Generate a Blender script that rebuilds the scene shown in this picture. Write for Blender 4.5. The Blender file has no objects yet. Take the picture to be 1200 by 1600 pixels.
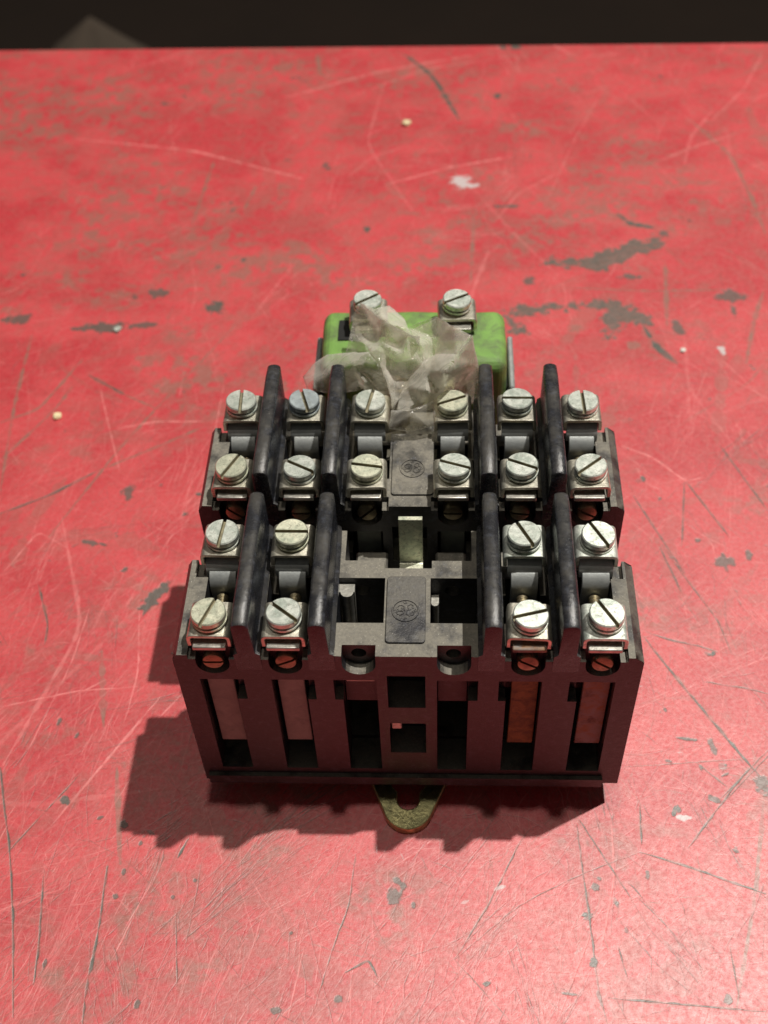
import bpy, bmesh, math, random
import numpy as np
from mathutils import Vector, Matrix
from mathutils.geometry import delaunay_2d_cdt

# ---------------------------------------------------------------- camera, world, lamps, exposure
MM = 0.001
sc = bpy.context.scene
COL = sc.collection
sc.view_settings.view_transform = 'Standard'
sc.view_settings.look = 'None'
sc.view_settings.exposure = 0.0
sc.view_settings.gamma = 1.0
sc.cycles.max_bounces = 10
sc.cycles.transparent_max_bounces = 24
sc.cycles.sample_clamp_indirect = 6.0

cd = bpy.data.cameras.new('camera'); cam = bpy.data.objects.new('camera', cd); COL.objects.link(cam)
cam.location = (6.032*MM, -120.632*MM, 226.982*MM)
cam.rotation_euler = (0.71840, 0.03401, 0.03213)
cd.sensor_fit = 'VERTICAL'; cd.sensor_height = 36.0; cd.sensor_width = 27.0
cd.lens = 1897.66/1600*36.0
cd.clip_start = 0.01; cd.clip_end = 50.0
cd.dof.use_dof = True; cd.dof.focus_distance = 0.222
cd.dof.aperture_fstop = (cd.lens*MM)/0.0019
sc.camera = cam

wd = bpy.data.worlds.new('World'); sc.world = wd; wd.use_nodes = True
bgn = wd.node_tree.nodes['Background']
bgn.inputs[0].default_value = (1.0, 0.90, 0.80, 1); bgn.inputs[1].default_value = 0.06

def lamp(name, loc, power, radius, col):
    l = bpy.data.lights.new(name, 'POINT'); l.energy = power; l.shadow_soft_size = radius; l.color = col
    o = bpy.data.objects.new(name, l); COL.objects.link(o); o.location = [c*MM for c in loc]
    return o
lamp('bench_lamp', (616, 322, 1850), 160.0, 0.016, (1.0, 0.95, 0.87))
lamp('ceiling_lamp', (-20, 95, 1900), 23.0, 0.03, (1.0, 0.92, 0.80))

# ---------------------------------------------------------------- helpers
random.seed(7)
WO = {}     # world origin (mm) of every object
def tag(o, label=None, cat=None, group=None, kind=None):
    if label: o['label'] = label
    if cat: o['category'] = cat
    if group: o['group'] = group
    if kind: o['kind'] = kind
    return o
def empty(name, loc, parent=None):
    o = bpy.data.objects.new(name, None); COL.objects.link(o); o.empty_display_size = 0.01
    WO[o.name] = Vector(loc); par(o, parent); return o
def par(o, parent):
    w = WO[o.name]
    if parent is not None:
        o.parent = parent; o.location = (w - WO[parent.name])*MM
    else:
        o.location = w*MM
def smooth(me, ang=40):
    for p in me.polygons: p.use_smooth = True
    me.set_sharp_from_angle(angle=math.radians(ang))
def obj(name, bm, mat, parent=None, origin=None, sm=None, bevel=0.0, seg=1, solid=0.0, label=None):
    """link a bmesh authored in world millimetres as one object"""
    vs = [v.co for v in bm.verts]
    if origin is None:
        mn = [min(v[i] for v in vs) for i in range(3)]; mx = [max(v[i] for v in vs) for i in range(3)]
        origin = ((mn[0]+mx[0])/2, (mn[1]+mx[1])/2, mn[2])
    origin = Vector(origin)
    for v in bm.verts: v.co = (v.co-origin)*MM
    me = bpy.data.meshes.new(name); bm.to_mesh(me); bm.free()
    mats = mat if isinstance(mat, (list, tuple)) else [mat]
    for m in mats: me.materials.append(m)
    if sm: smooth(me, sm)
    o = bpy.data.objects.new(name, me); COL.objects.link(o); WO[o.name] = origin; par(o, parent)
    if solid:
        s = o.modifiers.new('thickness', 'SOLIDIFY'); s.thickness = solid*MM; s.offset = 0
    if bevel:
        b = o.modifiers.new('bevel', 'BEVEL'); b.width = bevel*MM; b.segments = seg; b.limit_method = 'ANGLE'
        b.angle_limit = math.radians(35); b.use_clamp_overlap = True
    if label: o['label'] = label
    return o
def inst(src, loc, rot=(0, 0, 0), parent=None, label=None):
    o = src.copy(); COL.objects.link(o); WO[o.name] = Vector(loc)
    o.parent = None; par(o, parent); o.rotation_euler = rot
    if 'label' in o.keys(): del o['label']
    if label: o['label'] = label
    return o
def box(bm, x0, x1, y0, y1, z0, z1):
    vs = [bm.verts.new((x, y, z)) for z in (z0, z1) for x, y in ((x0, y0), (x1, y0), (x1, y1), (x0, y1))]
    for f in ((3, 2, 1, 0), (4, 5, 6, 7), (0, 1, 5, 4), (1, 2, 6, 5), (2, 3, 7, 6), (3, 0, 4, 7)):
        bm.faces.new([vs[i] for i in f])
    return vs
def cyl(bm, c, axis, r, h, n=24, r2=None, cap=True):
    """cylinder from centre c along axis (unit) for h"""
    r2 = r if r2 is None else r2
    a = Vector(axis).normalized(); t = a.orthogonal().normalized(); b = a.cross(t); c = Vector(c)
    A = [bm.verts.new(c + (t*math.cos(k*2*math.pi/n)+b*math.sin(k*2*math.pi/n))*r) for k in range(n)]
    B = [bm.verts.new(c + a*h + (t*math.cos(k*2*math.pi/n)+b*math.sin(k*2*math.pi/n))*r2) for k in range(n)]
    for k in range(n): bm.faces.new((A[k], A[(k+1) % n], B[(k+1) % n], B[k]))
    if cap: bm.faces.new(A[::-1]); bm.faces.new(B)
def prism(bm, prof, axis, a0, a1):
    """extrude closed 2-D profile; axis 'x': prof=(y,z); 'y': prof=(x,z); 'z': prof=(x,y)"""
    def P(p, a): return {'x': (a, p[0], p[1]), 'y': (p[0], a, p[1]), 'z': (p[0], p[1], a)}[axis]
    A = [bm.verts.new(P(p, a0)) for p in prof]; B = [bm.verts.new(P(p, a1)) for p in prof]
    n = len(prof)
    fs = [bm.faces.new((A[k], A[(k+1) % n], B[(k+1) % n], B[k])) for k in range(n)]
    fs += [bm.faces.new(A[::-1]), bm.faces.new(B)]
    bmesh.ops.recalc_face_normals(bm, faces=fs)
def ribbon(path, t):
    """closed profile of a strip of thickness t following a path (2-D)"""
    n = len(path); L = []; R = []
    for i in range(n):
        a = Vector(path[max(i-1, 0)]); b = Vector(path[min(i+1, n-1)]); d = (b-a).normalized(); q = Vector((-d.y, d.x))*t/2
        p = Vector(path[i]); L.append(tuple(p+q)); R.append(tuple(p-q))
    return L + R[::-1]
def arc(cx, cy, r, a0, a1, n):
    return [(cx+r*math.cos(math.radians(a0+(a1-a0)*k/n)), cy+r*math.sin(math.radians(a0+(a1-a0)*k/n))) for k in range(n+1)]
def grid_solid(adds, cuts):
    """exact box CSG: union of adds minus cuts (applied in order given)"""
    ops = [('+', b) for b in adds] + [('-', b) for b in cuts]
    ax = [sorted({round(b[2*i+j], 3) for _, b in ops for j in (0, 1)}) for i in range(3)]
    mid = [np.array([(a[k]+a[k+1])/2 for k in range(len(a)-1)]) for a in ax]
    X, Y, Z = np.meshgrid(*mid, indexing='ij'); occ = np.zeros(X.shape, bool)
    for s, b in ops:
        m = (X > b[0]) & (X < b[1]) & (Y > b[2]) & (Y < b[3]) & (Z > b[4]) & (Z < b[5])
        occ[m] = (s == '+')
    bm = bmesh.new(); V = {}
    def v(i, j, k):
        key = (i, j, k)
        if key not in V: V[key] = bm.verts.new((ax[0][i], ax[1][j], ax[2][k]))
        return V[key]
    nx, ny, nz = occ.shape
    pad = np.pad(occ, 1)
    for i, j, k in zip(*np.nonzero(occ)):
        I, J, K = i+1, j+1, k+1
        if not pad[I-1, J, K]: bm.faces.new((v(i, j, k), v(i, j, k+1), v(i, j+1, k+1), v(i, j+1, k)))
        if not pad[I+1, J, K]: bm.faces.new((v(i+1, j, k), v(i+1, j+1, k), v(i+1, j+1, k+1), v(i+1, j, k+1)))
        if not pad[I, J-1, K]: bm.faces.new((v(i, j, k), v(i+1, j, k), v(i+1, j, k+1), v(i, j, k+1)))
        if not pad[I, J+1, K]: bm.faces.new((v(i, j+1, k), v(i, j+1, k+1), v(i+1, j+1, k+1), v(i+1, j+1, k)))
        if not pad[I, J, K-1]: bm.faces.new((v(i, j, k), v(i, j+1, k), v(i+1, j+1, k), v(i+1, j, k)))
        if not pad[I, J, K+1]: bm.faces.new((v(i, j, k+1), v(i+1, j, k+1), v(i+1, j+1, k+1), v(i, j+1, k+1)))
    return bm
def boolean(o, cutter_bm):
    """subtract a bmesh (world mm) from o for good"""
    for v in cutter_bm.verts: v.co = (v.co-WO[o.name])*MM
    bmesh.ops.recalc_face_normals(cutter_bm, faces=cutter_bm.faces)
    me = bpy.data.meshes.new('cut'); cutter_bm.to_mesh(me); cutter_bm.free()
    c = bpy.data.objects.new('cut', me); COL.objects.link(c)
    par_, loc = o.parent, o.location.copy(); o.parent = None; o.location = (0, 0, 0)
    m = o.modifiers.new('b', 'BOOLEAN'); m.operation = 'DIFFERENCE'; m.solver = 'EXACT'; m.use_self = True; m.object = c
    bpy.context.view_layer.update()
    dg = bpy.context.evaluated_depsgraph_get(); ev = o.evaluated_get(dg)
    new = bpy.data.meshes.new_from_object(ev)
    o.modifiers.remove(m); old = o.data; new.name = old.name; o.data = new; bpy.data.meshes.remove(old)
    bpy.data.objects.remove(c); bpy.data.meshes.remove(me)
    o.parent = par_; o.location = loc

# ---------------------------------------------------------------- materials
def mat_new(name):
    m = bpy.data.materials.new(name); m.use_nodes = True; nt = m.node_tree
    b = nt.nodes['Principled BSDF']; return m, nt, b
class N:
    def __init__(s, nt): s.nt = nt
    def __call__(s, t, **kw):
        n = s.nt.nodes.new(t)
        for k, v in kw.items():
            if k in n.inputs.keys(): n.inputs[k].default_value = v
            else: setattr(n, k, v)
        return n
    def link(s, a, b): s.nt.links.new(a, b)
    def noise(s, co, scale, detail=4, rough=.55, dist=0):
        n = s('ShaderNodeTexNoise'); n.inputs['Scale'].default_value = scale; n.inputs['Detail'].default_value = detail
        n.inputs['Roughness'].default_value = rough; n.inputs['Distortion'].default_value = dist
        s.link(co, n.inputs['Vector']); return n.outputs['Fac']
    def ramp(s, f, stops):
        n = s('ShaderNodeValToRGB'); e = n.color_ramp.elements
        while len(e) < len(stops): e.new(.5)
        for q, (p, c) in zip(e, stops):
            q.position = p; q.color = (c, c, c, 1) if isinstance(c, (int, float)) else (*c, 1)
        s.link(f, n.inputs['Fac']); return n.outputs['Color']
    def mix(s, f, a, b, mode='MIX'):
        n = s('ShaderNodeMix', data_type='RGBA', blend_type=mode)
        for sock, val in ((n.inputs[0], f), (n.inputs[6], a), (n.inputs[7], b)):
            if isinstance(val, (int, float)): sock.default_value = val
            elif isinstance(val, tuple): sock.default_value = (*val, 1)
            else: s.link(val, sock)
        return n.outputs[2]
    def math(s, op, a, b=0.0):
        n = s('ShaderNodeMath', operation=op)
        for sock, val in ((n.inputs[0], a), (n.inputs[1], b)):
            if isinstance(val, (int, float)): sock.default_value = val
            else: s.link(val, sock)
        return n.outputs[0]
    def bump(s, h, dist, strength=1.0, prev=None):
        n = s('ShaderNodeBump'); n.inputs['Distance'].default_value = dist; n.inputs['Strength'].default_value = strength
        s.link(h, n.inputs['Height'])
        if prev is not None: s.link(prev, n.inputs['Normal'])
        return n.outputs['Normal']
    def pos(s): return s('ShaderNodeNewGeometry').outputs['Position']

def plastic(name, dust=1.0, base=(.012, .011, .013), rub=.5, rgh=.36):
    m, nt, b = mat_new(name); n = N(nt); g = n('ShaderNodeNewGeometry'); P = g.outputs['Position']
    sep = n('ShaderNodeSeparateXYZ'); n.link(g.outputs['True Normal'], sep.inputs[0])
    up = n.math('MULTIPLY', n.ramp(sep.outputs['Z'], [(.45, 0.0), (.97, 1.0)]), dust)      # dust settles on what faces up
    coarse = n.ramp(n.noise(P, 150, 5, .62, .2), [(rub-.02, 1.0), (rub+.14, .22)])        # rubbed clean in patches
    fine = n.ramp(n.noise(P, 1900, 5, .8), [(.36, .6), (.62, 1.0)])
    d = n.math('MULTIPLY', n.math('MULTIPLY', up, coarse), fine)
    film = n.math('MULTIPLY', n.ramp(n.noise(P, 120, 5, .6), [(.35, .05), (.75, .24)]), n.ramp(n.noise(P, 2200, 4, .75), [(.35, .55), (.65, 1.0)]))
    c0 = n.mix(film, base, (.052, .058, .058))
    c1 = n.mix(n.ramp(n.noise(P, 700, 5, .7), [(.52, 0.0), (.72, .85)]), c0, (.060, .068, .092))
    col = n.mix(d, c1, (.25, .232, .19))
    speck = n.ramp(n.noise(P, 3800, 2, .5), [(.70, 0.0), (.74, .8)])
    col = n.mix(n.math('MULTIPLY', speck, up), col, (.62, .60, .54))
    n.link(col, b.inputs['Base Color'])
    n.link(n.math('ADD', n.math('MULTIPLY', d, .42), n.math('ADD', n.math('MULTIPLY', n.noise(P, 1100, 4, .7), .22), rgh-.11)), b.inputs['Roughness'])
    b.inputs['IOR'].default_value = 1.55
    h = n.noise(P, 2600, 4, .7); h2 = n.noise(P, 420, 4, .65)
    n.link(n.bump(h, .00007, .9, n.bump(h2, .00016, .6)), b.inputs['Normal'])
    return m
def metal(name, c1, c2, rough=.34, dirt=.35, metallic=1.0, dirtcol=(.10, .075, .045), grain=900, dsc=1500):
    m, nt, b = mat_new(name); n = N(nt); P = n.pos()
    big = n.ramp(n.noise(P, 380, 5, .65, .8), [(.34, 0.0), (.66, 1.0)])
    col = n.mix(big, c1, c2)
    sp = n.ramp(n.noise(P, dsc, 6, .72), [(.52, 0.0), (.68, 1.0)])
    dm = n.math('MULTIPLY', sp, dirt)
    col = n.mix(dm, col, dirtcol)
    n.link(col, b.inputs['Base Color'])
    n.link(n.math('SUBTRACT', metallic, n.math('MULTIPLY', dm, .7)), b.inputs['Metallic'])
    r = n.math('ADD', n.math('MULTIPLY', n.noise(P, grain, 4, .7), .34), rough-.12)
    n.link(r, b.inputs['Roughness'])
    n.link(n.bump(n.noise(P, 1400, 5, .7), .00007, .8), b.inputs['Normal'])
    return m
M = {}
M['plastic'] = plastic('black_bakelite', 1.0, rub=.50)
M['plastic_fin'] = plastic('black_bakelite_rubbed', .26, (.011, .012, .018), rub=.45, rgh=.25)
M['plastic_panel'] = plastic('black_bakelite_panel', .55, (.014, .015, .024), rub=.45, rgh=.32)
M['zinc'] = metal('zinc_plated_steel', (.95, .98, .90), (.50, .57, .50), .40, .6, .72)
M['zinc_y'] = metal('yellowed_zinc_plate', (.95, .94, .74), (.52, .57, .44), .40, .6, .72)
M['zinc_b'] = metal('bluish_zinc_plate', (.62, .70, .72), (.44, .50, .52), .40, .45, .75)
M['grime_shade'] = metal('slot_grime_shade', (.34, .31, .20), (.16, .14, .09), .5, .6, .4)  # slot dirt darkened further: shade inside the slots put into the colour
M['saddle'] = metal('plated_clamp_steel', (.86, .83, .70), (.52, .50, .42), .36, .55, .9)
M['plate'] = metal('dull_plated_steel', (.62, .60, .54), (.42, .42, .38), .36, .4, .9)
M['strap'] = metal('matt_tinned_strap', (.42, .44, .43), (.33, .35, .35), .5, .2, .55)
M['brass'] = metal('tarnished_brass', (.42, .36, .22), (.22, .18, .12), .36, .5, .85, (.05, .04, .03))
M['rust'] = metal('rusty_copper_strip', (.28, .17, .06), (.11, .065, .03), .6, .9, .1, (.06, .03, .02), 900, 420)
M['rustp'] = metal('patchy_copper_strip', (.26, .13, .05), (.25, .24, .23), .55, .95, .1, (.07, .03, .02), 900, 300)
M['tan'] = metal('tinned_contact_strip', (.34, .36, .32), (.25, .27, .24), .6, .3, .15, (.13, .10, .08))
M['gold'] = metal('yellow_passivated_steel', (.78, .72, .36), (.44, .42, .22), .30, .45, 1.0, (.06, .06, .03))

def green_mat():
    m, nt, b = mat_new('green_coil_wrap'); n = N(nt); P = n.pos()
    c = n.mix(n.ramp(n.noise(P, 90, 5, .6), [(.3, 0.0), (.7, 1.0)]), (.15, .31, .062), (.23, .42, .10))
    dirt = n.ramp(n.noise(P, 200, 6, .7, .5), [(.42, 0.0), (.66, .9)])
    c = n.mix(dirt, c, (.12, .15, .075))
    n.link(c, b.inputs['Base Color']); b.inputs['Roughness'].default_value = .62
    n.link(n.bump(n.noise(P, 900, 5, .7), .00012, .7), b.inputs['Normal'])
    return m
M['green'] = green_mat()
def film_mat():
    m, nt, b = mat_new('clear_plastic_film'); n = N(nt); P = n.pos()
    out = nt.nodes['Material Output']
    b.inputs['Base Color'].default_value = (.92, .90, .84, 1); b.inputs['Roughness'].default_value = .11
    b.inputs['IOR'].default_value = 1.5; b.inputs['Specular IOR Level'].default_value = .9
    h = n.noise(P, 160, 3, .5, 1.5)
    nb = n.bump(h, .0012, .5); n.link(nb, b.inputs['Normal'])
    tl = n('ShaderNodeBsdfTranslucent'); tl.inputs[0].default_value = (.92, .90, .82, 1)
    a = n('ShaderNodeMixShader'); a.inputs[0].default_value = .35; n.link(b.outputs[0], a.inputs[1]); n.link(tl.outputs[0], a.inputs[2])
    tr = n('ShaderNodeBsdfTransparent'); tr.inputs[0].default_value = (.93, .92, .88, 1)
    lw = n('ShaderNodeLayerWeight'); lw.inputs[0].default_value = .35; n.link(nb, lw.inputs['Normal'])
    op = n.math('ADD', n.math('MULTIPLY', lw.outputs['Facing'], .78), n.math('MULTIPLY', n.ramp(n.noise(P, 150, 5, .6, 1.0), [(.40, 0.02), (.68, .20)]), 1.0))
    x = n('ShaderNodeMixShader'); n.link(op, x.inputs[0]); n.link(tr.outputs[0], x.inputs[1]); n.link(a.outputs[0], x.inputs[2])
    n.link(x.outputs[0], out.inputs['Surface'])
    return m
M['film'] = film_mat()
def simple(name, col, rough=.6, metallic=0.0, scale=200, var=.35):
    m, nt, b = mat_new(name); n = N(nt); P = n.pos()
    n.link(n.mix(n.noise(P, scale, 4), tuple(c*(1-var) for c in col), tuple(c*(1+var) for c in col)), b.inputs['Base Color'])
    b.inputs['Roughness'].default_value = rough; b.inputs['Metallic'].default_value = metallic
    return m

# ---------------------------------------------------------------- the painted bench top: a map of its scratches and stains
LINES=[
('d',[(52.2,39.4),(57.0,30.5),(62.6,20.8),(69.7,8.5),(72.8,4.1)],0.50),
('d',[(52.5,41.7),(57.4,39.4),(63.6,37.9),(67.6,36.2)],0.44),
('d',[(59.2,67.1),(63.8,56.1),(69.1,44.9),(70.7,36.1)],0.31),
('d',[(58.4,66.5),(61.9,52.7)],0.31),
('d',[(63.7,28.3),(72.7,26.7),(77.0,25.3)],0.35),
('d',[(62.9,-0.1),(74.6,11.5)],0.26),
('d',[(63.9,-0.4),(75.1,10.9)],0.20),
('d',[(44.5,7.1),(72.5,9.6)],0.13),
('d',[(59.3,8.3),(64.7,2.8)],0.27),
('d',[(33.5,-4.1),(43.2,-22.1)],0.26),
('d',[(33.4,-6.2),(34.3,-22.2),(35.1,-39.3),(35.9,-43.8)],0.30),
('d',[(45.5,-11.8),(54.6,-14.7),(68.5,-20.0)],0.38),
('d',[(45.5,-11.8),(33.9,-16.4),(21.1,-23.1),(8.7,-33.9)],0.16),
('d',[(22.3,-9.2),(15.6,-22.6),(8.7,-33.9)],0.26),
('b',[(72.4,2.9),(66.6,-20.4),(59.7,-41.7)],0.66),
('d',[(69.9,7.3),(55.1,-10.7)],0.33),
('d',[(46.6,-1.4),(46.0,-10.2)],0.39),
('d',[(36.7,-40.4),(64.7,-42.3)],0.29),
('d',[(60.2,-30.5),(60.5,-39.9)],0.24),
('d',[(39.4,-30.9),(40.6,-36.8)],0.24),
('d',[(8.7,-33.9),(19.1,-45.3)],0.14),
('d',[(-87.0,3.7),(-80.8,-13.5),(-76.4,-29.3),(-72.5,-46.1)],0.34),
('d',[(-72.8,-18.8),(-70.6,-32.9),(-70.0,-40.2)],0.38),
('d',[(-60.4,-16.6),(-59.6,-29.0),(-59.9,-40.0),(-59.4,-47.0)],0.57),
('d',[(-69.9,3.9),(-77.5,-7.9),(-82.3,-15.6)],0.24),
('d',[(-44.8,-10.2),(-46.5,-14.4)],0.52),
('l',[(-31.6,-18.2),(-28.6,-22.7),(-24.4,-27.1)],0.19),
('b',[(-62.4,5.5),(-57.9,-15.9)],1.08),
('d',[(-10.9,-13.1),(-11.6,-23.7),(-14.3,-31.9),(-16.9,-43.2)],0.20),
('d',[(-11.6,-36.7),(-7.5,-34.2),(-5.5,-37.7)],0.36),
('d',[(-45.1,-26.2),(-43.0,-39.7)],0.20),
('b',[(-71.2,35.2),(-67.1,15.6)],1.17),
('d',[(-90.0,54.2),(-85.1,42.4),(-84.8,37.0)],0.38),
('d',[(-87.4,5.2),(-82.9,-8.0)],0.41),
('d',[(-92.0,127.8),(-80.6,120.0)],0.71),
('b',[(-80.6,120.0),(-70.4,114.2)],0.70),
('d',[(-104.8,76.7),(-93.8,82.8),(-83.1,91.2)],0.64),
('b',[(-83.1,91.2),(-69.4,99.7),(-54.2,109.5)],0.66),
('b',[(-96.0,123.4),(-98.7,114.3),(-109.3,95.3)],0.71),
('b',[(-112.2,145.1),(-110.5,116.3),(-106.7,84.5)],0.74),
('b',[(-52.2,151.4),(-77.4,102.1),(-90.8,69.0)],0.56),
('l',[(-80.2,106.9),(-70.9,109.5),(-57.3,109.5)],0.43),
('l',[(-87.7,121.8),(-76.9,91.2)],0.35),
('l',[(-120.3,248.2),(-78.5,240.2),(-39.0,222.4)],0.66),
('b',[(-40.3,303.4),(-38.2,289.5),(-34.4,284.9)],1.43),
('b',[(-72.7,198.3),(-70.1,234.2)],1.01),
('b',[(-54.5,219.0),(-57.1,204.9)],0.84),
('d',[(-8.2,302.4),(-1.0,292.9),(3.7,283.8),(12.0,257.2)],1.42),
('b',[(90.0,256.1),(100.7,234.4),(103.8,209.1),(104.7,190.7)],1.09),
('d',[(61.1,201.3),(64.5,196.2),(71.2,194.1)],1.80),
('d',[(63.3,147.6),(66.1,138.3),(70.6,131.9)],1.63),
('b',[(99.3,162.4),(94.7,150.1),(89.5,131.8)],1.30),
('b',[(72.8,176.2),(69.9,147.6)],1.15),
('d',[(77.8,100.3),(86.1,78.0)],0.41),
('d',[(67.5,87.6),(75.5,69.6)],0.40),
('d',[(67.0,87.6),(63.7,66.5)],0.32),
('d',[(53.9,82.8),(63.3,58.5)],0.40),
('l',[(52.6,100.3),(60.2,96.2),(67.5,87.6),(72.0,89.3)],0.50),
('l',[(-12.6,218.3),(8.2,228.1),(29.4,234.0)],0.62),
('b',[(16.1,200.3),(14.7,168.4)],1.00),
('l',[(-54.1,99.7),(-53.7,124.3)],0.25),
('l',[(-56.2,16.5),(-50.4,24.8)],0.28),
('l',[(-83.2,5.3),(-77.5,31.3),(-76.3,47.5)],0.27),
('l',[(-91.0,20.2),(-74.7,24.5),(-61.3,25.8)],0.35),
('l',[(-75.8,22.8),(-70.7,26.2),(-68.8,27.6)],0.28),
('l',[(-73.5,-7.8),(-55.8,23.1)],0.52),
('l',[(-64.5,47.6),(-61.8,29.7),(-62.4,19.7)],0.37),
('l',[(-99.9,56.9),(-93.7,71.0),(-84.4,64.9)],0.31),
('l',[(36.4,-30.9),(40.0,-17.0),(40.4,-6.1)],0.36),
('l',[(27.1,-45.1),(35.6,-26.0)],0.18),
('l',[(-56.0,-35.1),(-50.7,-18.5)],0.24),
('l',[(-55.0,-30.2),(-48.7,-14.4)],0.25),
('l',[(-21.7,-45.0),(-19.7,-32.0)],0.23),
('b',[(-112.7,109.4),(-103.3,114.3),(-95.1,135.0)],0.69),
('b',[(41.8,165.1),(67.7,163.3),(89.9,163.7)],0.56),
]
BLOBS=[
('d',73.2,62.1,2.58,1.71,0),('d',73.2,62.1,0.76,3.04,0),('d',79.2,64.4,1.07,2.28,-10),('d',63.2,12.3,0.81,2.10,10),('d',53.7,8.7,0.94,0.45,-20),('d',60.1,7.1,0.53,0.90,0),('d',36.2,-19.0,0.87,1.17,0),('d',37.0,-17.3,0.63,0.78,0),('d',46.5,-16.8,0.50,1.43,0),('u',14.6,-38.2,1.07,0.60,0),('d',58.4,-40.2,1.05,0.84,0),('u',34.7,-34.0,0.84,1.68,0),('d',29.2,-39.7,2.35,0.44,-5),('d',-1.8,-19.0,1.76,0.78,-30),('d',-3.0,-21.6,1.49,2.16,0),('d',0.9,-23.5,0.50,0.78,0),('d',-54.4,-11.3,0.52,0.70,0),('d',-57.6,-22.5,0.63,0.65,0),('d',-56.8,-17.6,0.38,0.65,0),('u',-71.7,-2.3,1.06,1.35,40),('d',-63.9,-6.0,0.92,0.42,30),('d',-58.4,-7.5,0.78,1.05,40),('u',-61.2,51.0,1.81,5.51,-30),('d',-63.1,46.6,0.60,1.33,0),('d',-117.5,152.5,4.13,2.32,0),('d',-121.6,152.0,2.63,0.87,0),('k',-90.2,148.3,7.05,2.52,0),('d',-80.0,149.3,4.08,1.45,0),('d',-97.7,148.1,4.08,1.16,0),('d',-77.8,163.9,3.05,2.40,0),('u',-60.1,157.2,2.82,2.90,0),('d',-73.6,84.1,1.63,2.42,0),('d',-80.1,67.4,2.83,0.80,-10),('d',-76.9,67.0,1.26,0.60,-30),('u',25.6,272.3,1.58,2.10,0),('u',33.2,305.8,2.37,2.35,0),('u',29.0,306.4,1.42,1.88,0),('d',61.9,170.2,3.41,1.55,0),('d',73.1,147.0,1.63,3.92,20),('d',89.5,160.7,4.45,2.90,0),('d',89.6,154.4,0.92,2.52,0),('b',59.7,139.4,2.50,1.62,0),('d',32.1,168.5,1.71,2.40,0),('b',44.3,146.9,2.18,1.68,0),('d',74.1,191.1,1.37,1.92,0),('d',-121.1,173.0,0.78,0.93,0),('w',12.3,220.0,3.53,3.60,60),('w',15.4,217.7,3.10,1.80,0),('u',28.4,206.2,2.43,0.70,0),('u',24.3,206.0,2.03,0.68,0),('d',71.9,3.6,1.58,2.70,0),('b',-18.2,159.8,1.13,0.87,0),('d',-54.4,179.7,0.98,1.28,0),('b',-89.3,232.3,1.72,1.52,0),('w',83.8,137.4,1.06,1.82,0),('u',58.3,14.0,1.89,0.45,-8),('d',-68.7,-36.0,0.36,0.96,0),('d',-49.7,-43.3,0.71,0.96,0),('d',-24.1,-43.9,1.17,0.66,0),('d',-12.7,-41.4,0.83,0.72,0),('d',-22.4,-29.3,0.49,0.48,0),('p',35.2,-40.4,0.35,1.54,10),('p',41.3,-27.4,0.36,0.72,10),('w',55.3,-4.2,1.55,0.70,0),('d',61.7,0.1,1.30,0.75,-30),('d',54.5,21.0,0.41,0.64,0),('d',64.4,-11.2,0.76,0.78,0),('d',67.8,68.6,0.77,0.60,0),('d',-42.3,-19.0,0.51,0.56,0),('d',-46.2,-22.6,0.50,0.52,0),('d',-72.4,13.2,0.55,0.96,0),('d',-77.1,16.6,0.56,1.12,0),]
POLYS=[
('d',[(32.7,174.3),(38.9,179.8),(45.1,180.6),(55.6,184.0),(64.9,189.9),(73.5,189.2),(73.3,184.4),(63.6,177.3),(53.0,171.9),(44.7,174.1),(36.8,175.4),(33.2,172.4)]),
('d',[(23.6,156.5),(33.3,158.7),(45.1,159.1),(56.4,161.7),(60.1,157.3),(66.4,151.8),(67.2,147.6),(60.6,147.6),(54.8,143.5),(50.6,142.5),(51.6,154.2),(46.1,155.1),(34.5,153.2),(28.1,150.1),(31.9,144.8),(24.4,142.7),(23.9,150.7)]),
]

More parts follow.
